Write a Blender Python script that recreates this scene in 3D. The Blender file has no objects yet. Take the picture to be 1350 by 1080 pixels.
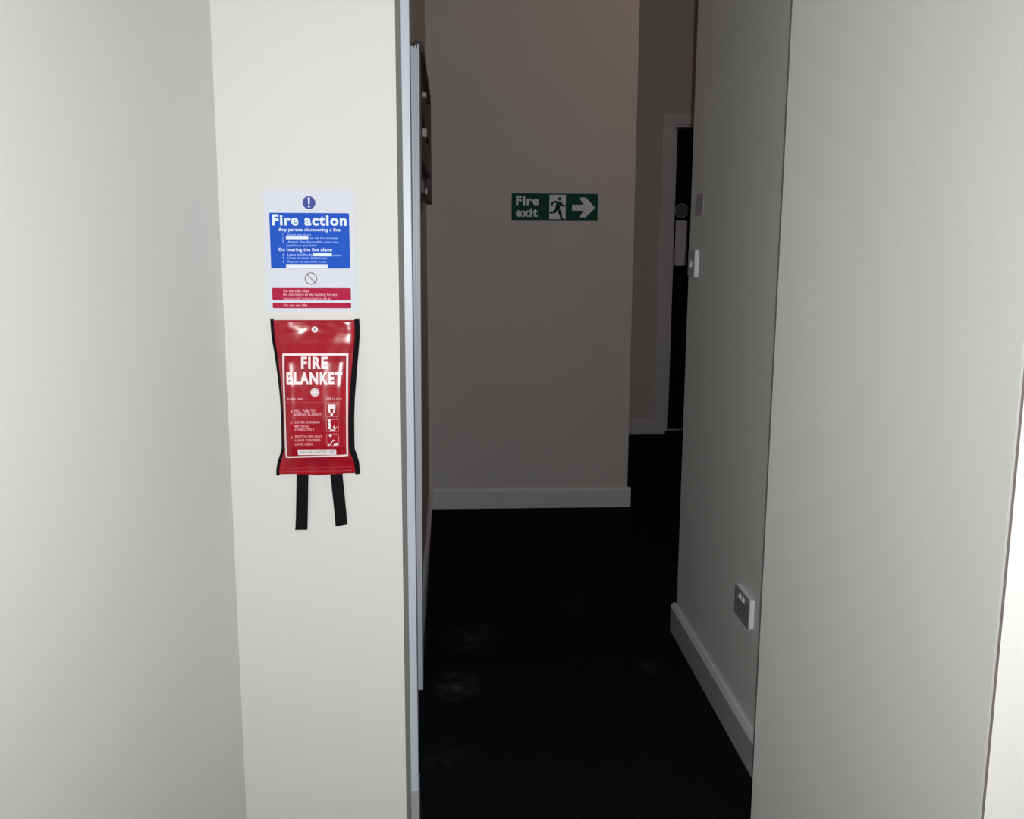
import bpy, bmesh, math, random
from mathutils import Matrix, Vector, noise
random.seed(7)
PI = math.pi
scene = bpy.context.scene
COL = scene.collection

# ------------------------------------------------------------------ camera
CAM_H = 1.333
cam_d = bpy.data.cameras.new('camera')
cam_d.sensor_fit = 'HORIZONTAL'
cam_d.sensor_width = 36.0
cam_d.lens = 36.0 * 1320 / 1350
cam_d.clip_start = 0.02
cam = bpy.data.objects.new('camera', cam_d)
COL.objects.link(cam)
R = (Matrix.Rotation(math.radians(-3.55), 4, 'Z') @ Matrix.Rotation(PI / 2 - math.radians(10.05), 4, 'X')
     @ Matrix.Rotation(math.radians(0.30), 4, 'Z'))
cam.matrix_world = Matrix.Translation((0, 0, CAM_H)) @ R
scene.camera = cam

# ------------------------------------------------------------------ world, flash, exposure
w = bpy.data.worlds.new('world'); scene.world = w
w.use_nodes = True
w.node_tree.nodes['Background'].inputs[0].default_value = (0.9, 0.8, 0.75, 1)
w.node_tree.nodes['Background'].inputs[1].default_value = 0.01

# the phone's flash, just to the right of its lens
fl = bpy.data.lights.new('phone_flash', 'SPOT')
fl.energy = 60.0
fl.shadow_soft_size = 0.006
fl.color = (1.0, 1.0, 0.985)
fl.spot_size = math.radians(132); fl.spot_blend = 1.0
flo = bpy.data.objects.new('phone_flash', fl); COL.objects.link(flo)
flo.matrix_world = (Matrix.Translation((0.022, -0.002, CAM_H + 0.006)) @ Matrix.Rotation(math.radians(-8.0), 4, 'Z')
                    @ Matrix.Rotation(PI / 2 - math.radians(5.0), 4, 'X'))

# dim warm lamp in the hall round the corner on the right
hl = bpy.data.lights.new('hall_lamp', 'POINT'); hl.energy = 2.4; hl.color = (1.0, 0.55, 0.38); hl.shadow_soft_size = 0.10
hlo = bpy.data.objects.new('hall_lamp', hl); COL.objects.link(hlo); hlo.location = (1.35, 3.85, 2.72)

vs = scene.view_settings
vs.view_transform = 'Standard'
vs.look = 'None'
vs.gamma = 1.0
vs.use_curve_mapping = False
vs.exposure = 0.80

# ------------------------------------------------------------------ materials
def mat(name, col, rough=0.6, bump=0.0, bscale=300.0, var=0.0, vscale=3.0, spec=0.5, metal=0.0, coat=0.0, bdist=0.001):
    m = bpy.data.materials.new(name); m.use_nodes = True
    nt = m.node_tree; b = nt.nodes['Principled BSDF']
    b.inputs['Base Color'].default_value = (*col, 1)
    b.inputs['Roughness'].default_value = rough
    b.inputs['Metallic'].default_value = metal
    b.inputs['Specular IOR Level'].default_value = spec
    b.inputs['Coat Weight'].default_value = coat
    b.inputs['Coat Roughness'].default_value = 0.12
    tc = nt.nodes.new('ShaderNodeTexCoord')
    if var > 0:
        n = nt.nodes.new('ShaderNodeTexNoise'); n.inputs['Scale'].default_value = vscale; n.inputs['Detail'].default_value = 6
        r = nt.nodes.new('ShaderNodeValToRGB')
        r.color_ramp.elements[0].position = 0.3; r.color_ramp.elements[1].position = 0.7
        r.color_ramp.elements[0].color = tuple(c * (1 - var) for c in col) + (1,)
        r.color_ramp.elements[1].color = tuple(min(1, c * (1 + var)) for c in col) + (1,)
        nt.links.new(tc.outputs['Object'], n.inputs['Vector']); nt.links.new(n.outputs['Fac'], r.inputs['Fac'])
        nt.links.new(r.outputs['Color'], b.inputs['Base Color'])
    if bump > 0:
        n2 = nt.nodes.new('ShaderNodeTexNoise'); n2.inputs['Scale'].default_value = bscale; n2.inputs['Detail'].default_value = 4
        bp = nt.nodes.new('ShaderNodeBump'); bp.inputs['Strength'].default_value = bump; bp.inputs['Distance'].default_value = bdist
        nt.links.new(tc.outputs['Object'], n2.inputs['Vector']); nt.links.new(n2.outputs['Fac'], bp.inputs['Height'])
        nt.links.new(bp.outputs['Normal'], b.inputs['Normal'])
    return m

M = {}
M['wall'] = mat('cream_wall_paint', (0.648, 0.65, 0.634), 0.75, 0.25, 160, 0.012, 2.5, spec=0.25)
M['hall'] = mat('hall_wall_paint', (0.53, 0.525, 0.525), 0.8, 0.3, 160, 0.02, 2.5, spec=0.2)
M['ceil'] = mat('ceiling_paint', (0.72, 0.70, 0.67), 0.85, 0.2, 120, 0.02)
M['strip'] = mat('pale_blue_white_gloss', (0.70, 0.73, 0.83), 0.35, 0.08, 60, 0.02, 8, spec=0.4)
M['gloss'] = mat('white_gloss_paint', (0.56, 0.60, 0.68), 0.35, 0.08, 60, 0.02, 8, spec=0.4)
M['skirt'] = mat('white_skirting_paint', (0.62, 0.64, 0.70), 0.30, 0.1, 60, 0.03, 8, spec=0.5, coat=1.0)
M['white_door'] = mat('bright_white_door_paint', (0.90, 0.90, 0.89), 0.3, 0.06, 60, 0.01, 8, spec=0.4)
M['plinth'] = mat('grey_plinth_paint', (0.40, 0.40, 0.42), 0.5, 0.1, 60, 0.05, 20)
M['gap_shade'] = mat('brown_grey_gap_shade', (0.22, 0.185, 0.17), 0.7, 0.3, 200, 0.08, 40)  # shade of the gap beside the door frame, put into the colour
M['black_door'] = mat('black_door_paint', (0.003, 0.003, 0.004), 0.7, 0.1, 40, 0.1, 10, spec=0.04)
M['alu'] = mat('satin_aluminium', (0.60, 0.60, 0.66), 0.55, 0.1, 300, 0.05, 20, metal=0.0)
M['disc'] = mat('dark_teal_sign', (0.05, 0.085, 0.10), 0.4, 0, 1, 0.1, 60)
M['disc_ring'] = mat('pale_teal_print', (0.22, 0.28, 0.30), 0.4, 0, 1, 0.05, 60)
M['face'] = mat('satin_grey_face_plate', (0.30, 0.29, 0.34), 0.4, 0.05, 80, 0.05, 60, spec=0.5, coat=0.6)
M['plastic'] = mat('white_plastic', (0.72, 0.72, 0.75), 0.3, 0.03, 80, 0.02, 40)
M['plate'] = mat('grey_plastic_plate', (0.40, 0.385, 0.40), 0.5, 0.05, 80, 0.08, 60)
M['plate_dark'] = mat('dark_grey_plastic', (0.33, 0.32, 0.34), 0.5, 0.05, 80, 0.05, 60)
M['hole'] = mat('socket_hole_black', (0.01, 0.01, 0.01), 0.6, 0.05, 80, 0.05, 60)
M['brown'] = mat('dark_brown_wood', (0.075, 0.050, 0.055), 0.6, 0.4, 90, 0.25, 30, spec=0.3)
M['clip'] = mat('pale_metal', (0.36, 0.32, 0.32), 0.5, 0.1, 80, 0.05, 60)
M['vinyl'] = mat('red_vinyl', (0.335, 0.008, 0.020), 0.24, 0.30, 45, 0.12, 25, spec=0.45, coat=0.0, bdist=0.0010)
M['vinyl_print'] = mat('white_vinyl_print', (0.86, 0.72, 0.75), 0.35, 0.2, 45, 0.02, 25, spec=0.25)
M['pink_print'] = mat('thin_pale_vinyl_print', (0.70, 0.30, 0.34), 0.4, 0.2, 45, 0.02, 25)
M['binding'] = mat('black_fabric_binding', (0.007, 0.006, 0.009), 0.9, 0.6, 700, 0.2, 200, spec=0.08)
M['webbing'] = mat('black_webbing', (0.007, 0.007, 0.009), 0.9, 0.8, 900, 0.2, 300, spec=0.08)
M['stitch'] = mat('pale_red_thread', (0.42, 0.07, 0.09), 0.6, 0.3, 900, 0.1, 300)
M['eyelet'] = mat('white_metal_eyelet', (0.85, 0.84, 0.83), 0.25, 0.05, 100, 0.02, 60, metal=0.2)
M['sticker'] = mat('white_sticker', (0.80, 0.76, 0.78), 0.45, 0.05, 100, 0.02, 60)
M['grey_ink'] = mat('grey_ink', (0.30, 0.26, 0.28), 0.5, 0.02, 100, 0.02, 60)
M['emblem'] = mat('pale_grey_print', (0.55, 0.42, 0.45), 0.4, 0.1, 100, 0.05, 60)
M['card'] = mat('white_notice_plastic', (0.63, 0.66, 0.735), 0.6, 0.03, 100, 0.01, 20, spec=0.08)
M['blue'] = mat('blue_print', (0.016, 0.088, 0.50), 0.6, 0.03, 100, 0.04, 30, spec=0.08)
M['navy'] = mat('navy_print', (0.055, 0.085, 0.30), 0.6, 0.03, 100, 0.04, 30, spec=0.08)
M['white_ink'] = mat('white_ink', (0.70, 0.78, 0.92), 0.6, 0.02, 100, 0.01, 30, spec=0.08)
M['pale_ink'] = mat('pale_blue_ink', (0.36, 0.50, 0.88), 0.6, 0.02, 100, 0.01, 30, spec=0.08)
M['crimson'] = mat('crimson_print', (0.40, 0.016, 0.056), 0.6, 0.03, 100, 0.05, 30, spec=0.08)
M['pink_ink'] = mat('pink_white_ink', (0.76, 0.42, 0.48), 0.6, 0.02, 100, 0.01, 30, spec=0.08)
M['ring_ink'] = mat('dull_red_grey_ink', (0.20, 0.13, 0.16), 0.6, 0.02, 100, 0.01, 30, spec=0.08)
M['green'] = mat('dark_green_print', (0.010, 0.070, 0.056), 0.6, 0.03, 60, 0.1, 12, spec=0.08)
M['lumin'] = mat('pale_luminous_print', (0.68, 0.76, 0.80), 0.6, 0.03, 60, 0.06, 20, spec=0.08)
M['threshold'] = mat('dull_metal_strip', (0.34, 0.33, 0.33), 0.5, 0.1, 100, 0.1, 30)

def carpet_mat():
    m = bpy.data.materials.new('black_carpet'); m.use_nodes = True
    nt = m.node_tree; b = nt.nodes['Principled BSDF']; L = nt.links.new
    b.inputs['Roughness'].default_value = 1.0; b.inputs['Specular IOR Level'].default_value = 0.05
    tc = nt.nodes.new('ShaderNodeTexCoord')
    n = nt.nodes.new('ShaderNodeTexNoise'); n.inputs['Scale'].default_value = 220; n.inputs['Detail'].default_value = 5
    r = nt.nodes.new('ShaderNodeValToRGB')
    r.color_ramp.elements[0].position = 0.35; r.color_ramp.elements[0].color = (0.0035, 0.0045, 0.0055, 1)
    r.color_ramp.elements[1].position = 0.70; r.color_ramp.elements[1].color = (0.010, 0.0125, 0.0145, 1)
    L(tc.outputs['Object'], n.inputs['Vector']); L(n.outputs['Fac'], r.inputs['Fac'])
    n3 = nt.nodes.new('ShaderNodeTexNoise'); n3.inputs['Scale'].default_value = 22; n3.inputs['Detail'].default_value = 8
    n3.inputs['Roughness'].default_value = 0.7
    L(tc.outputs['Object'], n3.inputs['Vector'])
    rr = nt.nodes.new('ShaderNodeValToRGB'); rr.color_ramp.elements[0].position = 0.42; rr.color_ramp.elements[1].position = 0.72
    L(n3.outputs['Fac'], rr.inputs['Fac'])
    total = None
    # patches of pale dust and lint trodden into the pile
    for (x, y, rx, ry, s) in ((0.012, 2.80, 0.085, 0.12, 0.75), (0.06, 3.16, 0.13, 0.16, 0.35), (-0.02, 2.38, 0.10, 0.10, 0.2),
                              (0.45, 3.45, 0.07, 0.13, 0.25), (0.62, 2.9, 0.05, 0.08, 0.3)):
        mp = nt.nodes.new('ShaderNodeMapping')
        mp.inputs['Scale'].default_value = (1 / rx, 1 / ry, 1); mp.inputs['Location'].default_value = (-x / rx, -y / ry, 0)
        L(tc.outputs['Object'], mp.inputs['Vector'])
        g = nt.nodes.new('ShaderNodeTexGradient'); g.gradient_type = 'SPHERICAL'
        L(mp.outputs['Vector'], g.inputs['Vector'])
        mu = nt.nodes.new('ShaderNodeMath'); mu.operation = 'MULTIPLY'; mu.inputs[1].default_value = s
        L(g.outputs['Fac'], mu.inputs[0])
        if total is None: total = mu
        else:
            ad = nt.nodes.new('ShaderNodeMath'); ad.operation = 'ADD'
            L(total.outputs[0], ad.inputs[0]); L(mu.outputs[0], ad.inputs[1]); total = ad
    m2 = nt.nodes.new('ShaderNodeMath'); m2.operation = 'MULTIPLY'
    L(total.outputs[0], m2.inputs[0]); L(rr.outputs['Color'], m2.inputs[1])
    mx = nt.nodes.new('ShaderNodeMixRGB'); mx.inputs[2].default_value = (0.11, 0.125, 0.13, 1)
    L(m2.outputs[0], mx.inputs[0]); L(r.outputs['Color'], mx.inputs[1])
    L(mx.outputs[0], b.inputs['Base Color'])
    bp = nt.nodes.new('ShaderNodeBump'); bp.inputs['Strength'].default_value = 0.8; bp.inputs['Distance'].default_value = 0.004
    L(n.outputs['Fac'], bp.inputs['Height']); L(bp.outputs['Normal'], b.inputs['Normal'])
    return m
M['carpet'] = carpet_mat()

# ------------------------------------------------------------------ helpers
def tag(o, label=None, cat=None, group=None, kind=None):
    if label: o['label'] = label
    if cat: o['category'] = cat
    if group: o['group'] = group
    if kind: o['kind'] = kind
    return o

def link(name, me, m, parent=None, smooth=False):
    o = bpy.data.objects.new(name, me); COL.objects.link(o)
    if m is not None: me.materials.append(M[m])
    if smooth:
        for p in me.polygons: p.use_smooth = True
    if parent is not None: o.parent = parent
    return o

def empty(name, loc, rz=0.0):
    o = bpy.data.objects.new(name, None); COL.objects.link(o)
    o.empty_display_size = 0.05
    o.location = loc; o.rotation_euler = (0, 0, rz)
    return o

def from_bm(name, bm, m, parent=None, smooth=False):
    me = bpy.data.meshes.new(name)
    bmesh.ops.recalc_face_normals(bm, faces=bm.faces[:])
    bm.to_mesh(me); bm.free()
    return link(name, me, m, parent, smooth)

def prism_bm(poly, z0, z1, bevel=0.0):
    """poly: list of (x, y); extruded along z"""
    bm = bmesh.new()
    a = [bm.verts.new((x, y, z0)) for x, y in poly]
    b = [bm.verts.new((x, y, z1)) for x, y in poly]
    n = len(poly)
    bm.faces.new(a[::-1]); bm.faces.new(b)
    for i in range(n):
        bm.faces.new((a[i], a[(i + 1) % n], b[(i + 1) % n], b[i]))
    if bevel > 0:
        bmesh.ops.bevel(bm, geom=bm.edges[:], offset=bevel, segments=2, affect='EDGES', profile=0.6)
    return bm

def box_bm(lo, hi, bevel=0.0):
    return prism_bm([(lo[0], lo[1]), (hi[0], lo[1]), (hi[0], hi[1]), (lo[0], hi[1])], lo[2], hi[2], bevel)

def box(name, lo, hi, m, parent=None, bevel=0.0):
    return from_bm(name, box_bm(lo, hi, bevel), m, parent)

def prism(name, poly, z0, z1, m, parent=None, bevel=0.0):
    return from_bm(name, prism_bm(poly, z0, z1, bevel), m, parent)

def sheet(name, poly, t, m, parent=None, y0=0.0, f=None):
    """flat outline in local x/z, front at y = y0 - t, back at y0 (faces -y). f maps (x, z) -> extra y"""
    bm = bmesh.new()
    A = [bm.verts.new((x, y0 - t, z)) for x, z in poly]
    B = [bm.verts.new((x, y0, z)) for x, z in poly]
    n = len(poly)
    bm.faces.new(A); bm.faces.new(B[::-1])
    for i in range(n):
        bm.faces.new((A[i], B[i], B[(i + 1) % n], A[(i + 1) % n]))
    bm.normal_update()
    bmesh.ops.triangulate(bm, faces=[q for q in bm.faces if len(q.verts) > 4])
    if f:
        bmesh.ops.subdivide_edges(bm, edges=[e for e in bm.edges if e.calc_length() > 0.012], cuts=6, use_grid_fill=True)
        bmesh.ops.triangulate(bm, faces=bm.faces[:])
        for v in bm.verts: v.co.y += f(v.co.x, v.co.z)
    return from_bm(name, bm, m, parent)

def rrect(cx, cz, wd, ht, r, n=5):
    p = []
    for (sx, sz, a0) in ((1, 1, 0), (-1, 1, 90), (-1, -1, 180), (1, -1, 270)):
        for k in range(n + 1):
            a = math.radians(a0 + 90 * k / n)
            p.append((cx + sx * (wd / 2 - r) + r * math.cos(a), cz + sz * (ht / 2 - r) + r * math.sin(a)))
    return p

def circ(cx, cz, r, n=32):
    return [(cx + r * math.cos(2 * PI * k / n), cz + r * math.sin(2 * PI * k / n)) for k in range(n)]

def ring(name, outer, inner, t, m, parent, y0=0.0, f=None):
    """closed band between two outlines of the same vertex count"""
    bm = bmesh.new(); n = len(outer)
    vo = [bm.verts.new((x, y0 - t, z)) for x, z in outer]; vi = [bm.verts.new((x, y0 - t, z)) for x, z in inner]
    wo = [bm.verts.new((x, y0, z)) for x, z in outer]; wi = [bm.verts.new((x, y0, z)) for x, z in inner]
    for i in range(n):
        j = (i + 1) % n
        bm.faces.new((vo[i], vo[j], vi[j], vi[i])); bm.faces.new((wo[i], wi[i], wi[j], wo[j]))
        bm.faces.new((vo[i], wo[i], wo[j], vo[j])); bm.faces.new((vi[i], vi[j], wi[j], wi[i]))
    if f:
        for v in bm.verts: v.co.y += f(v.co.x, v.co.z)
    return from_bm(name, bm, m, parent)

def text(s, x0, x1, zb, zt, m, parent, y0=0.0, bold=0.0, name='lettering', f=None, t=0.00025):
    """one line of lettering fitted between x0..x1 with its outline between zb (bottom) and zt (top)"""
    cu = bpy.data.curves.new('txt', 'FONT'); cu.body = s; cu.size = 1.0; cu.offset = bold
    cu.space_character = 1.0 + bold * 4.0
    cu.resolution_u = 4; cu.extrude = 0.05
    o = bpy.data.objects.new('txt', cu); COL.objects.link(o)
    dg = bpy.context.evaluated_depsgraph_get(); dg.update()
    me = bpy.data.meshes.new_from_object(o.evaluated_get(dg))
    bpy.data.objects.remove(o); bpy.data.curves.remove(cu)
    me.materials.clear()
    xs = [v.co.x for v in me.vertices]; ys = [v.co.y for v in me.vertices]
    ax, bx_, ay, by = min(xs), max(xs), min(ys), max(ys)
    for v in me.vertices:
        v.co = (x0 + (v.co.x - ax) / (bx_ - ax) * (x1 - x0), y0 - (t if v.co.z > 0 else 0.0), zb + (v.co.y - ay) / (by - ay) * (zt - zb))
    if f:                       # follow the curved pouch: cut long edges first
        bm = bmesh.new(); bm.from_mesh(me)
        bmesh.ops.triangulate(bm, faces=bm.faces[:])
        for lim in (0.006, 0.003):
            bmesh.ops.subdivide_edges(bm, edges=[e for e in bm.edges if e.calc_length() > lim], cuts=1 if lim < 0.005 else 2)
            bmesh.ops.triangulate(bm, faces=bm.faces[:])
        for v in bm.verts: v.co.y += f(v.co.x, v.co.z)
        bm.to_mesh(me); bm.free()
    me.name = name
    return link(name, me, m, parent)

def bar(p, q, wd):
    """quad outline of a stroke from p to q"""
    d = Vector((q[0] - p[0], q[1] - p[1])).normalized() * (wd / 2); n = Vector((-d.y, d.x))
    return [(p[0] + n.x - d.x * .6, p[1] + n.y - d.y * .6), (p[0] - n.x - d.x * .6, p[1] - n.y - d.y * .6),
            (q[0] - n.x + d.x * .6, q[1] - n.y + d.y * .6), (q[0] + n.x + d.x * .6, q[1] + n.y + d.y * .6)]

def multi(name, polys, t, m, parent, y0=0.0, f=None):
    bm = bmesh.new()
    for poly in polys:
        A = [bm.verts.new((x, y0 - t, z)) for x, z in poly]; B = [bm.verts.new((x, y0, z)) for x, z in poly]
        n = len(poly)
        bm.faces.new(A); bm.faces.new(B[::-1])
        for i in range(n): bm.faces.new((A[i], B[i], B[(i + 1) % n], A[(i + 1) % n]))
    bm.normal_update()
    bmesh.ops.triangulate(bm, faces=[q for q in bm.faces if len(q.verts) > 4])
    if f:
        for v in bm.verts: v.co.y += f(v.co.x, v.co.z)
    return from_bm(name, bm, m, parent)

def struct(o, label, cat): return tag(o, label, cat, kind='structure')

# ------------------------------------------------------------------ the setting
CEIL = 2.9
struct(box('floor', (-2.2, -1.4, -0.1), (3.4, 7.4, 0.0), 'carpet'), 'near black carpet running down the corridor, dusty in patches', 'floor')
struct(box('ceiling', (-2.2, -1.4, CEIL), (3.4, 7.4, CEIL + 0.1), 'ceil'), 'plain pale ceiling above the corridor', 'ceiling')

PX, PY = -0.373, 1.68           # inside corner of the left wall and the pier
A1 = math.radians(12)
la = (PX - math.sin(A1) * 3.2, PY - math.cos(A1) * 3.2)
nl = (-math.cos(A1) * 0.12, math.sin(A1) * 0.12)
struct(prism('wall_left', [(PX, PY), la, (la[0] + nl[0], la[1] + nl[1]), (PX + nl[0], PY + nl[1])], 0, CEIL, 'wall'),
       'cream painted wall at the left edge, running towards the viewer', 'wall')
EDGE = -0.085
struct(prism('wall_front', [(PX, PY), (EDGE, PY), (EDGE, 1.887), (PX - 0.2, 1.887), (PX - 0.2, PY + 0.1)], 0, CEIL, 'wall', bevel=0.0),
       'bright cream wall pier that carries the notice and the fire blanket', 'wall')
WL = -0.107
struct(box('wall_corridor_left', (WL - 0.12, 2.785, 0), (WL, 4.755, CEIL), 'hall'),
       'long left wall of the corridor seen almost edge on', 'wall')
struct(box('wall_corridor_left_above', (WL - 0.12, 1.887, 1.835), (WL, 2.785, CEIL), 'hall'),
       'wall above the recessed door on the left of the corridor', 'wall')
d3 = empty('door_3', (WL, 2.37, 0)); struct(d3, 'recessed white door on the left of the corridor, hidden behind the pier', 'door')
box('door_leaf', (-0.065, -0.413, 0.005), (-0.025, 0.413, 1.832), 'white_door', d3, 0.002)
for yy in (-0.483, 0.405): box('door_jamb', (-0.12, yy + 0.002, 0), (-0.022, yy + (0.068 if yy < 0 else 0.008), 1.834), 'white_door', d3)
BE = 0.868
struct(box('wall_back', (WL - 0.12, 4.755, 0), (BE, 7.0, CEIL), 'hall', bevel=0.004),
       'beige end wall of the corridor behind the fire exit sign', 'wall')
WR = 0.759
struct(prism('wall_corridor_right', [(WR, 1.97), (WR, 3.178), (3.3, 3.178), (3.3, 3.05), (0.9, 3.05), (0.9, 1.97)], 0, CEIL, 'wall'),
       'dim right wall of the corridor carrying the switch and the socket', 'wall')
# right hand wall, splayed towards the viewer, with a white door in it
A2 = math.radians(10.5)
E0 = Vector((0.642, 1.942)); DV = Vector((math.sin(A2), -math.cos(A2))); NV = Vector((math.cos(A2), math.sin(A2)))
def sp(t, d=0.0): p = E0 + DV * t + NV * d; return (p.x, p.y)
G0, G1 = 0.667, 0.678
struct(prism('wall_right', [sp(0), sp(G0), sp(G0, .14), (0.96, 1.60), (0.90, 1.968), (0.70, 1.968)], 0, CEIL, 'wall', bevel=0.0008),
       'cream wall at the right standing proud of the darker corridor wall', 'wall')
A3 = math.radians(76)           # the door frame is canted further towards the viewer
p0_ = Vector(sp(G1, -.002)); D3 = Vector((math.sin(A3), -math.cos(A3))); N3 = Vector((math.cos(A3), math.sin(A3)))
E1 = p0_ + D3 * 0.11
def sq(t, d=0.0): p = E1 + DV * t + NV * d; return (p.x, p.y)
struct(prism('wall_right_near', [sq(.81), sq(1.9), sq(1.9, .14), sq(.81, .14)], 0, CEIL, 'wall'), 'cream wall beyond the white door frame on the right', 'wall')
struct(prism('wall_right_above', [sp(G0), sq(0), sq(.81), sq(.81, .14), sp(G0, .14)], 2.10, CEIL, 'wall'), 'cream wall above the white door frame on the right', 'wall')
struct(box('wall_rear', (-2.1, -1.32, 0), (3.3, -1.2, CEIL), 'wall'), 'cream wall behind the viewer', 'wall')
rb = sq(1.9)
struct(box('wall_rear_side', (rb[0], -1.2, 0), (rb[0] + 0.12, rb[1] + 0.05, CEIL), 'wall'), 'short cream return wall behind the viewer', 'wall')
struct(box('wall_hall_right', (3.18, 3.178, 0), (3.3, 6.56, CEIL), 'hall'), 'side wall of the hall round the corner', 'wall')

# white door frame on the right: strip coloured dark for the shaded gap, architraves, leaf
d1 = empty('door_1', (*sp(0.95), 0)); struct(d1, 'bright white door frame at the far right edge with a brown strip standing in for the shaded gap', 'door')
def child_prism(name, poly, z0, z1, m, par, bevel=0.0):
    o = prism(name, [(x - par.location.x, y - par.location.y) for x, y in poly], z0, z1, m, par, bevel); return o
child_prism('gap_strip', [sp(G0, .0035), sp(G1, .0035), sp(G1, .03), sp(G0, .03)], 0, 2.10, 'gap_shade', d1)
pa, pb = p0_, E1
child_prism('door_frame', [tuple(pa), tuple(pb), tuple(pb + N3 * .05), sp(G1 + .01, .12), sp(G1, .12)], 0, 2.10, 'white_door', d1, 0.0012)
child_prism('door_frame', [sq(.72), sq(.81), sq(.81, .12), sq(.72, .12)], 0, 2.10, 'white_door', d1, 0.0015)
child_prism('door_head', [sq(.0), sq(.72), sq(.72, .06), sq(.0, .06)], 2.02, 2.10, 'white_door', d1, 0.0015)
child_prism('door_leaf', [sq(.002, .012), sq(.718, .012), sq(.718, .052), sq(.002, .052)], 0.006, 2.016, 'white_door', d1, 0.0015)

# door lining at the end of the pier reveal
t1 = empty('trim_1', (-0.09, 1.887, 0)); struct(t1, 'narrow white door lining beside the bright pier on a grey plinth', 'trim')
def cbox(name, lo, hi, m, par, bevel=0.0):
    L0 = par.location
    return box(name, tuple(lo[i] - L0[i] for i in range(3)), tuple(hi[i] - L0[i] for i in range(3)), m, par, bevel)
cbox('lining', (WL, 1.889, 0.205), (-0.0705, 1.955, CEIL), 'gloss', t1, 0.0015)
cbox('plinth', (WL, 1.886, 0.0), (-0.0695, 1.958, 0.205), 'plinth', t1, 0.0015)

# architrave further along the left wall, two reeds down its edge
t2 = empty('trim_2', (-0.09, 2.776, 0)); struct(t2, 'pale moulded door architrave further along the left corridor wall', 'trim')
def lean_prism(name, x0, x1, y0, y1, z0, z1, m, par, lean, bevel=0.001):
    bm = box_bm((x0 + 0.09, y0 - 2.776, z0), (x1 + 0.09, y1 - 2.776, z1), bevel)
    for v in bm.verts: v.co.x += lean * v.co.z
    return from_bm(name, bm, m, par)
lean_prism('architrave', WL - 0.014, -0.0865, 2.780, 2.85, 0, 1.812, 'strip', t2, 0.0045)
lean_prism('reed', WL - 0.013, -0.1005, 2.776, 2.79, 0, 1.814, 'strip', t2, 0.0045)
lean_prism('reed', -0.0985, -0.0935, 2.776, 2.79, 0, 1.817, 'strip', t2, 0.0045)
lean_prism('reed', -0.0915, -0.0865, 2.776, 2.79, 0, 1.820, 'strip', t2, 0.0045)

# skirting boards
def skirting(name, p, q, nrm, label, th=0.018, ht=0.098, ends=True):
    """p->q along the wall, nrm points into the room; chamfered top"""
    p = Vector(p); q = Vector(q); n = Vector(nrm)
    prof = [(0, 0), (th, 0), (th, ht - 0.012), (th * 0.55, ht), (0, ht)]
    bm = bmesh.new()
    A = [bm.verts.new((*(p + n * a), z)) for a, z in prof]; B = [bm.verts.new((*(q + n * a), z)) for a, z in prof]
    bm.faces.new(A); bm.faces.new(B[::-1])
    for i in range(5): bm.faces.new((A[i], B[i], B[(i + 1) % 5], A[(i + 1) % 5]))
    return struct(from_bm(name, bm, 'skirt'), label, 'skirting')
skirting('baseboard_back', (WL + .018, 4.755), (BE + .014, 4.755), (0, -1), 'white skirting board along the end wall under the exit sign')
skirting('baseboard_right', (WR, 1.975), (WR, 3.19), (-1, 0), 'white skirting board below the socket on the right wall')
skirting('baseboard_left', (WL, 2.85), (WL, 4.755), (1, 0), 'thin sliver of skirting along the left corridor wall')
skirting('baseboard_far', (BE, 6.56), (1.362, 6.56), (0, -1), 'short skirting board left of the far black door')

# far wall with black door
FY = 6.56
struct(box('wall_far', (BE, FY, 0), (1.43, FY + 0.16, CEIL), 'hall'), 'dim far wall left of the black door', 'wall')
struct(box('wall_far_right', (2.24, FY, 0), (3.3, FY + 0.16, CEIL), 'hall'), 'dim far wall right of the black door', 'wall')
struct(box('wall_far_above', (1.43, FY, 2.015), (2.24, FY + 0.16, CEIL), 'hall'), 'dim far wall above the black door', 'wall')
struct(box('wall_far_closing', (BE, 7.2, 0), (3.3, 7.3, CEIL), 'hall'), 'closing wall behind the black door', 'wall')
d2 = empty('door_2', (1.84, FY, 0)); struct(d2, 'black door in a white frame far down the corridor', 'door')
cbox('architrave', (1.362, FY - 0.02, 0), (1.432, FY, 2.085), 'skirt', d2, 0.003)
cbox('architrave', (2.238, FY - 0.02, 0), (2.308, FY, 2.085), 'skirt', d2, 0.003)
cbox('architrave_head', (1.432, FY - 0.02, 2.015), (2.238, FY, 2.085), 'skirt', d2, 0.003)
cbox('plinth_block', (1.356, FY - 0.026, 0), (1.436, FY - 0.0, 0.075), 'skirt', d2, 0.003)
cbox('door_lining', (1.430, FY, 0), (1.444, FY + 0.16, 2.015), 'skirt', d2, 0.001)
cbox('door_lining', (2.226, FY, 0), (2.240, FY + 0.16, 2.015), 'skirt', d2, 0.001)
cbox('door_lining_head', (1.444, FY, 2.000), (2.226, FY + 0.16, 2.015), 'skirt', d2, 0.001)
cbox('door_stop', (1.444, FY + 0.075, 0), (1.478, FY + 0.13, 2.000), 'skirt', d2, 0.002)
cbox('door_stop', (2.192, FY + 0.075, 0), (2.226, FY + 0.13, 2.000), 'skirt', d2, 0.002)
lf = cbox('door_leaf', (1.446, FY + 0.13, 0.012), (2.224, FY + 0.17, 1.998), 'black_door', d2, 0.002)
cbox('threshold_strip', (1.444, FY + 0.08, 0), (2.226, FY + 0.13, 0.010), 'threshold', d2, 0.002)
fp = sheet('finger_plate', rrect(1.5375 - 1.84, 1.2665, 0.077, 0.300, 0.004), 0.002, 'alu', d2, y0=0.13)
for sx in (-0.03, 0.03):
    for sz in (-0.14, 0.14):
        sheet('screw', circ(1.5375 - 1.84 + sx, 1.2665 + sz, 0.0035, 10), 0.0008, 'plate', fp, y0=0.128)
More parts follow.
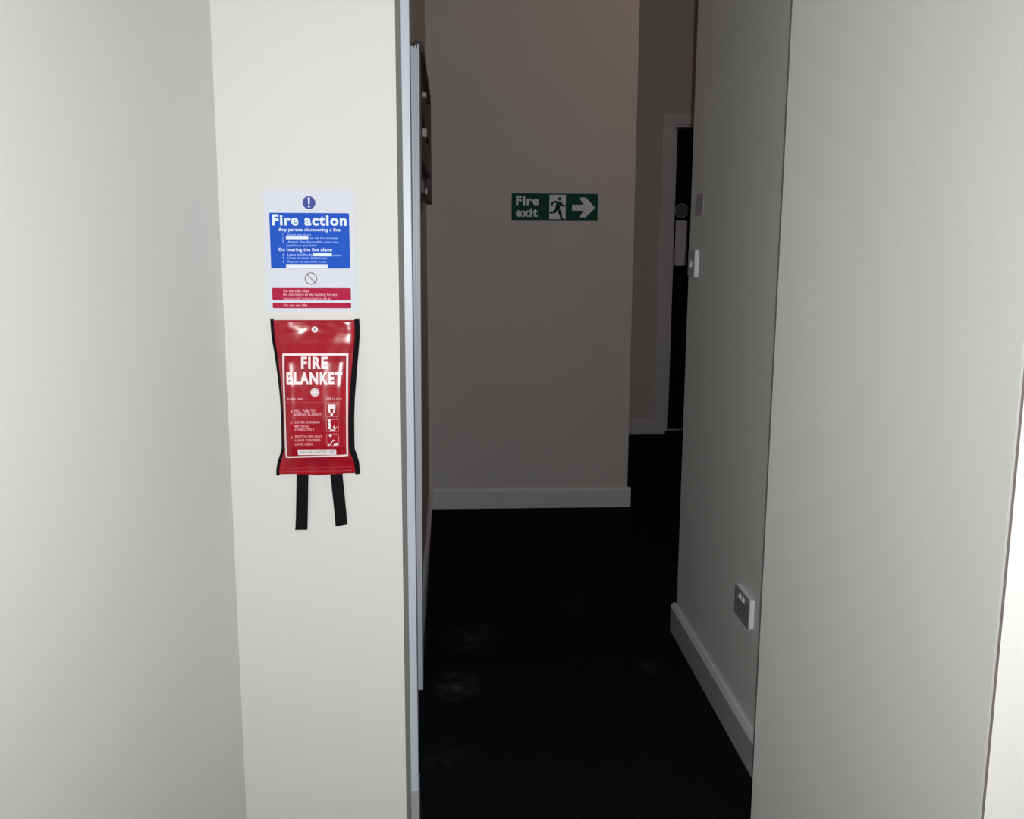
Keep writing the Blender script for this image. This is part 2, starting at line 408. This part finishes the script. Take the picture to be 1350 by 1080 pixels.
ds = empty('door_sign', (1.536, FY + 0.13, 1.478)); tag(ds, 'small round dark teal sign on the black door above its finger plate', 'sign')
sheet('disc', circ(0, 0, 0.047, 40), 0.0015, 'disc', ds)
ring('rim', circ(0, 0, 0.046, 40), circ(0, 0, 0.041, 40), 0.0004, 'disc_ring', ds, y0=-0.0015)

# ------------------------------------------------------------------ fire action notice
nt_ = empty('fire_action_notice', (-0.2285, PY, 1.300)); tag(nt_, 'white notice reading Fire action in blue and red above the fire blanket', 'notice')
NS = 0.1462 / 119.0; NZ = 0.1950 / 158.5
def NT(zx, zy):
    """design grid of the notice: units of a sixth of a millimetre-sized step, origin at its centre"""
    px = 340 + zx / 6.0; py = 240 + zy / 6.0
    return ((px - 410.0 - 0.0285 * (py - 330)) * NS, -(py - 330.0) * NZ)
board = sheet('board', rrect(0, 0, 0.1462, 0.1950, 0.0015, 3), 0.0015, 'card', nt_)
def nrect(x0, y0, x1, y1): return NT(x0, y0), NT(x1, y1)
def npanel(name, x0, y0, x1, y1, r, m, par, yy=-0.0015, t=0.0002):
    a, b = nrect(x0, y0, x1, y1)
    return sheet(name, rrect((a[0] + b[0]) / 2, (a[1] + b[1]) / 2, abs(b[0] - a[0]), abs(a[1] - b[1]), r, 4), t, m, par, y0=yy)
def ntext(s, x0, yt, x1, yb, m, par, bold=0.0):
    a, b = nrect(x0, yt, x1, yb)
    return text(s, a[0], b[0], b[1], a[1], m, par, y0=-0.0017, bold=bold, t=0.0002)
c = NT(410, 158)
em = sheet('mandatory_disc', circ(c[0], c[1], 0.0103, 36), 0.0002, 'navy', board, y0=-0.0015)
multi('exclamation_mark', [[(c[0] - .0017, c[1] + .0082), (c[0] - .0011, c[1] - .0026), (c[0] + .0011, c[1] - .0026), (c[0] + .0017, c[1] + .0082)],
                           circ(c[0], c[1] - .0058, .0018, 14)], 0.0002, 'white_ink', board, y0=-0.0017)
npanel('blue_panel', 97, 238, 738, 675, 0.002, 'blue', board)
ntext('Fire action', 118, 250, 708, 338, 'white_ink', board, 0.035)
ntext('Any person discovering a fire', 168, 355, 658, 390, 'white_ink', board, 0.02)
ntext('1   Sound the alarm', 200, 396, 425, 416, 'pale_ink', board, 0.01)
ntext('2', 198, 424, 208, 444, 'pale_ink', board, 0.01)
npanel('blank_strip', 228, 418, 405, 444, 0.0003, 'white_ink', board, -0.0017)
ntext('to call fire brigade', 418, 426, 634, 446, 'pale_ink', board, 0.015)
ntext('3   Attack fire if possible using the', 200, 456, 642, 480, 'pale_ink', board, 0.015)
ntext('appliances provided', 230, 484, 470, 506, 'pale_ink', board, 0.015)
ntext('On hearing the fire alarm', 168, 512, 592, 546, 'white_ink', board, 0.02)
ntext('4   Leave building by', 200, 556, 440, 580, 'pale_ink', board, 0.015)
npanel('blank_strip', 445, 552, 592, 578, 0.0003, 'white_ink', board, -0.0017)
ntext('route', 600, 562, 660, 578, 'pale_ink', board, 0.015)
ntext('5   Close all doors behind you', 200, 583, 552, 604, 'pale_ink', board, 0.015)
ntext('6   Report to assembly point', 200, 611, 548, 635, 'pale_ink', board, 0.015)
npanel('blank_strip', 228, 641, 558, 672, 0.0003, 'white_ink', board, -0.0017)
c = NT(425, 755)
ring('prohibition_ring', circ(c[0], c[1], 0.0101, 36), circ(c[0], c[1], 0.0087, 36), 0.0002, 'ring_ink', board, y0=-0.0015)
multi('prohibition_bar', [bar((c[0] - .0062, c[1] + .0062), (c[0] + .0062, c[1] - .0062), 0.0014)], 0.0002, 'ring_ink', board, y0=-0.0015)
npanel('red_panel', 115, 830, 746, 928, 0.002, 'crimson', board)
ntext('Do not take risks', 206, 842, 408, 864, 'pink_ink', board, 0.02)
ntext('Do not return to the building for any', 204, 872, 634, 898, 'pink_ink', board, 0.02)
ntext('reason until authorised to do so', 206, 904, 588, 926, 'pink_ink', board, 0.01)
npanel('red_panel', 118, 948, 748, 992, 0.002, 'crimson', board)
ntext('Do not use lifts', 208, 957, 396, 980, 'pink_ink', board, 0.02)

# ------------------------------------------------------------------ fire blanket
BX, BZ = -0.2283, 1.0573
fb = empty('fire_blanket', (BX, PY, BZ)); tag(fb, 'red vinyl fire blanket pouch with two black pull straps on the pier', 'fire blanket')
def BL(px, py):
    return ((px - 412.3 - 0.030 * (py - 523)) * 0.001224, -(py - 523.0) * 0.001291)
Lp = [(353.9, 421.5), (354.5, 432), (355.6, 445), (359.2, 465.5), (363, 493), (366, 521), (367.6, 549), (367.9, 580), (367.9, 592), (365.2, 600), (362, 609), (360.6, 618), (360.4, 626)]
Rp = [(471.4, 421.5), (472, 432), (472, 445), (470.5, 465.5), (468.3, 493), (466.2, 521), (465.4, 549), (465.8, 580), (466.2, 592), (469.5, 600), (472.3, 609), (473.4, 618), (474, 625)]
LL = [BL(*p) for p in Lp]; RRp = [BL(*p) for p in Rp]
def interp(pts, z):
    pts = sorted(pts, key=lambda p: p[1])
    if z <= pts[0][1]: return pts[0][0]
    for a, b in zip(pts, pts[1:]):
        if z <= b[1]:
            s = (z - a[1]) / (b[1] - a[1]); return a[0] + (b[0] - a[0]) * s
    return pts[-1][0]
ZT, ZB = BL(412, 422)[1], BL(412, 625)[1]
AMP = [(ZT + .001, 0.0045), (BL(0, 438)[1], 0.0050), (BL(0, 452)[1], 0.0085), (BL(0, 475)[1], 0.0175), (BL(0, 505)[1], 0.0235), (BL(0, 550)[1], 0.0265),
       (BL(0, 585)[1], 0.0245), (BL(0, 600)[1], 0.0165), (BL(0, 611)[1], 0.0085), (BL(0, 618)[1], 0.0060), (ZB - .001, 0.0050)]
AMPX = [(a, z) for z, a in AMP]
def bulge(x, z):
    l, r = interp(LL, z), interp(RRp, z)
    u = min(1, max(0, (x - l) / (r - l)))
    a = interp(AMPX, z)
    e = max(0.0, 1 - abs(2 * u - 1) ** 7.0) ** 0.85
    y = 0.0022 + a * e
    mid = max(0.0, min(1, (a - 0.006) / 0.016))
    # the folded blanket inside shows as two soft upright ridges; the flap creases
    y += mid * (0.0024 * math.exp(-((u - 0.145) / 0.055) ** 2) + 0.0005 * math.exp(-((u - 0.80) / 0.05) ** 2) + 0.0007 * math.exp(-((u - 0.60) / 0.05) ** 2))
    top = max(0.0, min(1, (z - BL(0, 447)[1]) / 0.015))
    y += top * (0.0014 * math.sin(8 * u + 0.6) + 0.0010 * noise.noise(Vector((x * 60, z * 90, 8.3)))) * e
    y += 0.0007 * noise.noise(Vector((x * 45, z * 30, 3.1))) * e
    low = max(0.0, min(1, (BL(0, 603)[1] - z) / 0.012))
    y += low * 0.0010 * math.sin(26 * u + 1.0) * e
    return -y
def pouch_mesh():
    bm = bmesh.new(); NX, NZ_ = 48, 88
    grid = []
    for j in range(NZ_ + 1):
        z = ZT + (ZB - ZT) * j / NZ_
        l, r = interp(LL, z), interp(RRp, z)
        row = []
        for i in range(NX + 1):
            u = i / NX; x = l + (r - l) * u
            dz = (0.0012 * math.sin(9 * u) if j == NZ_ else 0) + (0.0018 * math.sin(PI * u) * -1 if j == 0 else 0)
            row.append(bm.verts.new((x, bulge(x, z), z + dz)))
        grid.append(row)
    back = [[bm.verts.new((grid[j][i].co.x, -0.0006, grid[j][i].co.z)) for i in (0, NX)] for j in range(NZ_ + 1)]
    for j in range(NZ_):
        for i in range(NX):
            bm.faces.new((grid[j][i], grid[j + 1][i], grid[j + 1][i + 1], grid[j][i + 1]))
        bm.faces.new((back[j][0], back[j + 1][0], grid[j + 1][0], grid[j][0]))
        bm.faces.new((grid[j][NX], grid[j + 1][NX], back[j + 1][1], back[j][1]))
        bm.faces.new((back[j][1], back[j + 1][1], back[j + 1][0], back[j][0]))
    bm.faces.new([grid[0][i] for i in range(NX + 1)] + [back[0][1], back[0][0]])
    bm.faces.new([back[NZ_][0], back[NZ_][1]] + [grid[NZ_][i] for i in range(NX, -1, -1)])
    return bm
pouch = from_bm('pouch', pouch_mesh(), 'vinyl', fb, smooth=True)
def ribbon(name, pts, wd0, wd1, th, m, par, f):
    """flat band following a line of (x, z), from offset wd0 to wd1 across, folded round the pouch edge"""
    bm = bmesh.new(); prev = None
    for (x, z) in pts:
        o = []
        for s in (0, 0.25, 0.5, 0.75, 1):
            xx = x + wd0 + (wd1 - wd0) * s
            o.append(bm.verts.new((xx, f(xx, z) - th * (0.55 + 0.45 * math.sin(PI * s)), z)))
        for s in (1, 0):
            xx = x + wd0 + (wd1 - wd0) * s
            o.append(bm.verts.new((xx, -0.0005, z)))
        if prev:
            for i in range(7): bm.faces.new((prev[i], o[i], o[(i + 1) % 7], prev[(i + 1) % 7]))
        else: bm.faces.new(o[::-1])
        prev = o
    bm.faces.new(prev)
    return from_bm(name, bm, m, par, True)
def dense(pts, n=50):
    z0, z1 = pts[0][1] + 0.0008, pts[-1][1] - 0.0008
    return [(interp(pts, z0 + (z1 - z0) * k / n), z0 + (z1 - z0) * k / n) for k in range(n + 1)]
ribbon('edge_binding', dense(LL), -0.0012, 0.0042, 0.0014, 'binding', fb, bulge)
ribbon('edge_binding', dense(RRp), -0.0066, 0.0012, 0.0014, 'binding', fb, bulge)

def P2(zx, zy): return BL(340 + zx / 7.2, 410 + zy / 7.2)      # upper half of the pouch
def P3(zx, zy): return BL(340 + zx / 6.75, 550 + zy / 6.75)    # lower half
OFF = lambda x, z: bulge(x, z) - 0.0004
def dline(a, b, n=24): return [(a[0] + (b[0] - a[0]) * k / n, a[1] + (b[1] - a[1]) * k / n) for k in range(n)]
o4 = [P2(219, 388), P3(232, 340), P3(806, 328), P2(856, 388)]
i4 = [P2(241, 408), P3(248, 325), P3(792, 313), P2(836, 408)]
def loop4(q): return sum((dline(q[k], q[(k + 1) % 4]) for k in range(4)), [])
ring('printed_border', loop4(o4), loop4(i4), 0.0003, 'vinyl_print', pouch, f=OFF)
def btext(s, a, b, m, bold, nm='lettering'):   # a = top left, b = bottom right
    return text(s, a[0], b[0], b[1], a[1], m, pouch, bold=bold, f=OFF, t=0.0003, name=nm)
btext('FIRE', P2(402, 418), P2(660, 528), 'vinyl_print', 0.045)
btext('BLANKET', P2(264, 556), P2(806, 672), 'vinyl_print', 0.045)
c = P2(542, 742)
sheet('emblem', circ(c[0], c[1], 0.0074, 24), 0.0003, 'emblem', pouch, f=OFF)
multi('emblem_rays', [bar((c[0] + .0026 * math.cos(a), c[1] + .0026 * math.sin(a)), (c[0] + .0062 * math.cos(a), c[1] + .0062 * math.sin(a)), .0012)
                      for a in [2 * PI * k / 10 for k in range(10)]] + [circ(c[0], c[1], .002, 12)], 0.0003, 'vinyl_print', pouch, f=lambda x, z: bulge(x, z) - 0.0008)
btext('BS EN 1869', P2(274, 794), P2(428, 812), 'pink_print', 0.03)
btext('SIZE 1m x 1m', P2(650, 792), P2(800, 810), 'pink_print', 0.03)
a, b = P2(250, 838), P2(815, 838)
multi('printed_line', [[p, q, (q[0], q[1] - .0007), (p[0], p[1] - .0007)] for p, q in zip(dline(a, b, 20), dline(a, b, 20)[1:])], 0.0003, 'pink_print', pouch, f=OFF)
def P4(zx, zy): return BL(375 + zx / 12.706, 520 + zy / 12.706)
for s, q0, q1 in (('1', (108, 205), (126, 240)), ('PULL TABS TO', (160, 200), (518, 240)), ('REMOVE BLANKET', (160, 255), (630, 297)),
                  ('2', (108, 385), (128, 425)), ('COVER BURNING', (164, 382), (594, 424)), ('MATERIAL', (168, 448), (415, 488)), ('COMPLETELY', (168, 508), (508, 550)),
                  ('3', (112, 640), (134, 676)), ('SWITCH OFF HEAT', (172, 622), (636, 664)), ('LEAVE COVERED', (170, 686), (606, 727)), ('UNTIL COOL', (172, 754), (478, 796))):
    btext(s, P4(*q0), P4(*q1), 'pink_print' if len(s) > 1 else 'pink_print', 0.03)
# three instruction pictures
def pic(cx, cy, shapes):
    a, b = P4(cx - 108, cy - 104), P4(cx + 108, cy + 104)
    mx, mz, wd, ht = (a[0] + b[0]) / 2, (a[1] + b[1]) / 2, b[0] - a[0], a[1] - b[1]
    g = ring('picture_frame', rrect(mx, mz, wd, ht, .0018, 4), rrect(mx, mz, wd - .0009, ht - .0009, .0014, 4), 0.0003, 'pink_print', pouch, f=OFF)
    multi('picture', [[P4(cx + x, cy + y) for x, y in s] for s in shapes], 0.0003, 'vinyl_print', g, f=OFF)
def pc(x, y, r): return [(x + r * math.cos(2 * PI * k / 12), y + r * math.sin(2 * PI * k / 12)) for k in range(12)]
pic(800, 208, [[(-66, -95), (62, -95), (62, -25), (-66, -25)], [(-62, -15), (-28, -15), (-20, 40), (-50, 40)], [(28, -15), (58, -15), (50, 40), (20, 40)], pc(0, 66, 24)])
pic(812, 462, [pc(-52, -82, 24), [(-70, -50), (-30, -50), (-20, 60), (-70, 60)], [(10, 30), (30, 0), (50, 40), (86, 20), (60, 58), (14, 46)], [(-40, 66), (50, 66), (50, 84), (-40, 84)]])
pic(818, 704, [pc(-40, -76, 24), [(-60, 90), (-48, 96), (14, 0), (2, -6)], [(-80, 60), (-62, 60), (-62, 98), (-80, 98)], [(20, 60), (80, 50), (84, 90), (10, 96)], [(-10, 20), (30, 0), (34, 12), (-6, 32)]])
# label patch with grey lettering
a, b = P4(212, 868), P4(874, 968)
lab = sheet('label_patch', rrect((a[0] + b[0]) / 2, (a[1] + b[1]) / 2, b[0] - a[0], a[1] - b[1], .0008, 3), 0.0003, 'sticker', pouch, f=OFF)
a, b = P4(240, 892), P4(840, 934)
text('DISCARD AFTER USE', a[0], b[0], b[1], a[1], 'grey_ink', lab, bold=0.01, f=lambda x, z: bulge(x, z) - 0.0010, t=0.0002)
# seams, eyelet, straps
for zy in (443, 476):
    a, b = P3(205, zy), P3(845, zy - 4)
    pts = dline(a, b, 64)
    multi('stitching', [bar(p, q, .0007) for p, q in zip(pts[::2], pts[1::2])], 0.0006, 'stitch', pouch, f=bulge)
c = P2(524, 172)
ey = ring('eyelet', circ(c[0], c[1], .0050, 28), circ(c[0], c[1], .0024, 28), 0.0016, 'eyelet', fb, f=lambda x, z: bulge(c[0], c[1]) + 0.0004)
sheet('screw_head', circ(c[0], c[1], .0022, 16), 0.0008, 'plate_dark', ey, f=lambda x, z: bulge(c[0], c[1]))
def strap(q, bend):
    """q: four corner points top-left, top-right, bottom-right, bottom-left in the design grid"""
    bm = bmesh.new(); n = 16; prev = None
    for k in range(n + 1):
        s = k / n
        l = (q[0][0] + (q[3][0] - q[0][0]) * s, q[0][1] + (q[3][1] - q[0][1]) * s); r = (q[1][0] + (q[2][0] - q[1][0]) * s, q[1][1] + (q[2][1] - q[1][1]) * s)
        y = -0.0010 - 0.0035 * math.sin(PI * min(1, s * 1.1 + .1)) * bend
        x_off = 0.0006 * math.sin(PI * s)
        o = [bm.verts.new((l[0] + x_off, y - .0016, l[1])), bm.verts.new((r[0] + x_off, y - .0016, r[1])), bm.verts.new((r[0] + x_off, y, r[1])), bm.verts.new((l[0] + x_off, y, l[1]))]
        if prev:
            for i in range(4): bm.faces.new((prev[i], o[i], o[(i + 1) % 4], prev[(i + 1) % 4]))
        else: bm.faces.new(o[::-1])
        prev = o
    bm.faces.new(prev)
    return from_bm('pull_strap', bm, 'webbing', fb)
strap([P3(322, 470), P3(431, 470), P3(418, 1020), P3(305, 1020)], 1.0)
strap([P3(628, 470), P3(742, 470), P3(793, 972), P3(683, 990)], 0.8)
for q in ([P3(309, 985), P3(421, 985), P3(418, 1022), P3(304, 1022)], [P3(680, 950), P3(790, 935), P3(794, 974), P3(684, 992)]):
    sheet('strap_hem', q, 0.0030, 'webbing', fb, y0=-0.0006)

# ------------------------------------------------------------------ fire exit sign
ES = empty('fire_exit_sign', (0.4902, 4.755, 1.4497)); tag(ES, 'green Fire exit sign with running man and right arrow on end wall', 'sign')
def EX(zx, zy): return ((zx - 688.5) * 0.000368, -(zy - 317.0) * 0.000360)
eb = sheet('board', rrect(0, 0, 0.4045, 0.1228, 0.0015, 3), 0.002, 'green', ES)
def etext(s, x0, yt, x1, yb):
    a, b = EX(x0, yt), EX(x1, yb); text(s, a[0], b[0], b[1], a[1], 'lumin', eb, y0=-0.002, bold=0.04, t=0.0004)
etext('Fire', 195, 178, 486, 297); etext('exit', 195, 335, 470, 447)
q = [EX(620, 162), EX(828, 162), EX(828, 474), EX(620, 474)]
pp = sheet('doorway_panel', q, 0.0004, 'lumin', eb, y0=-0.002)
def exb(p0, p1, wd): return bar(EX(*p0), EX(*p1), wd * 0.00046)
man = [[EX(752 + 23 * math.cos(2 * PI * k / 20), 213 + 23 * math.sin(2 * PI * k / 20)) for k in range(20)],
       [EX(695, 240), EX(775, 252), EX(775, 275), EX(748, 335), EX(700, 335), EX(705, 275)],
       exb((705, 250), (664, 262), 20), exb((660, 262), (652, 296), 18), exb((765, 268), (790, 300), 18), exb((790, 298), (822, 300), 16),
       exb((716, 325), (690, 378), 30), exb((690, 380), (632, 390), 24), exb((728, 325), (758, 395), 30), exb((756, 390), (776, 462), 24), exb((772, 466), (800, 470), 14)]
multi('running_man', man, 0.0003, 'green', eb, y0=-0.0024)
sheet('arrow', [EX(*p) for p in ((910, 287), (1058, 287), (1000, 195), (1085, 195), (1205, 325), (1085, 447), (1000, 447), (1062, 362), (910, 362))], 0.0004, 'lumin', eb, y0=-0.002)

# ------------------------------------------------------------------ switch, plate, socket on the right corridor wall (local frame: +x along -Y, front faces -X)
def wall_thing(name, y, z, label, cat):
    o = empty(name, (WR, y, z), -PI / 2); return tag(o, label, cat)
# with this turn local x runs towards -Y (towards the viewer) and the front (-y) faces -X
sw = wall_thing('light_switch', 3.094, 1.241, 'grey faced light switch at the far end of the right corridor wall', 'light switch')
sheet('back_box', rrect(0, 0, 0.080, 0.082, 0.003, 4), 0.0118, 'plastic', sw)
fpz = sheet('face_plate', rrect(0, 0, 0.078, 0.080, 0.004, 4), 0.002, 'face', sw, y0=-0.0118)
rk = bmesh.new()
pr = [(-0.0135, -0.013), (-0.0185, -0.010), (-0.0135, 0.013)]
va = [rk.verts.new((-0.006, a, b)) for a, b in pr]; vb = [rk.verts.new((0.006, a, b)) for a, b in pr]
rk.faces.new(va[::-1]); rk.faces.new(vb)
for i in range(3): rk.faces.new((va[i], va[(i + 1) % 3], vb[(i + 1) % 3], vb[i]))
from_bm('rocker', rk, 'plastic', sw)
for sx in (-0.030, 0.030): sheet('screw', circ(sx, 0, 0.003, 12), 0.0006, 'plate', fpz, y0=-0.0135)

wp = wall_thing('wall_plate', 3.070, 1.418, 'thin plain grey plate on the corridor wall just above the light switch', 'wall plate')
sheet('plate', rrect(0, 0, 0.100, 0.066, 0.003, 4), 0.0010, 'plate', wp)
sheet('inset', rrect(0, 0.004, 0.084, 0.046, 0.002, 4), 0.0004, 'plate_dark', wp, y0=-0.0010)

so = wall_thing('power_socket', 2.414, 0.385, 'double power socket with grey face and white sides low on the right corridor wall', 'power socket')
sheet('back_box', rrect(0, 0, 0.127, 0.079, 0.004, 4), 0.0112, 'plastic', so)
sf = sheet('face_plate', rrect(0, 0, 0.125, 0.077, 0.004, 4), 0.0024, 'face', so, y0=-0.0112)
for cx in (-0.030, 0.030):
    b_ = bmesh.new()
    pr = [(-0.0134, 0.016), (-0.0185, 0.020), (-0.0134, 0.032)]
    x0 = cx + (0.010 if cx < 0 else -0.022); x1 = x0 + 0.012
    va = [b_.verts.new((x0, a, b)) for a, b in pr]; vb = [b_.verts.new((x1, a, b)) for a, b in pr]
    b_.faces.new(va[::-1]); b_.faces.new(vb)
    for i in range(3): b_.faces.new((va[i], va[(i + 1) % 3], vb[(i + 1) % 3], vb[i]))
    from_bm('rocker', b_, 'plastic', so)
    for (ox, oz, w_, h_) in ((0, 0.006, 0.004, 0.008), (-0.011, -0.016, 0.0063, 0.004), (0.011, -0.016, 0.0063, 0.004)):
        sheet('pin_hole', rrect(cx + ox, oz, w_, h_, 0.0005, 2), 0.0002, 'hole', sf, y0=-0.0135)

# ------------------------------------------------------------------ dark rack on the left corridor wall
rk_ = empty('wall_rack', (WL, 3.45, 1.645)); tag(rk_, 'dark brown wall rack with pale metal clips on the left corridor wall', 'rack')
def rbox(name, lo, hi, m, par=rk_, bevel=0.0015): return box(name, lo, hi, m, par, bevel)
# local: x out of the wall, y along it (away from the viewer), z up
rbox('backboard', (0, -0.55, -0.19), (0.012, 0.62, 0.20), 'brown')
rbox('frame_rail', (0.012, -0.55, 0.175), (0.036, 0.60, 0.205), 'brown')
rbox('frame_rail', (0.012, -0.55, -0.205), (0.036, 0.66, -0.17), 'brown')
rbox('frame_stile', (0.012, 0.585, -0.17), (0.036, 0.62, 0.175), 'brown')
rbox('frame_stile', (0.012, -0.56, -0.17), (0.030, -0.525, 0.175), 'brown')
for z in (-0.06, 0.07): rbox('slat', (0.012, -0.525, z - 0.045), (0.030, 0.585, z + 0.045), 'brown')
for z, h_ in ((0.075, 0.007), (-0.030, 0.011), (-0.196, 0.008)):
    rbox('clip', (0.030, -0.46, z - h_), (0.042, -0.40, z + h_), 'clip')
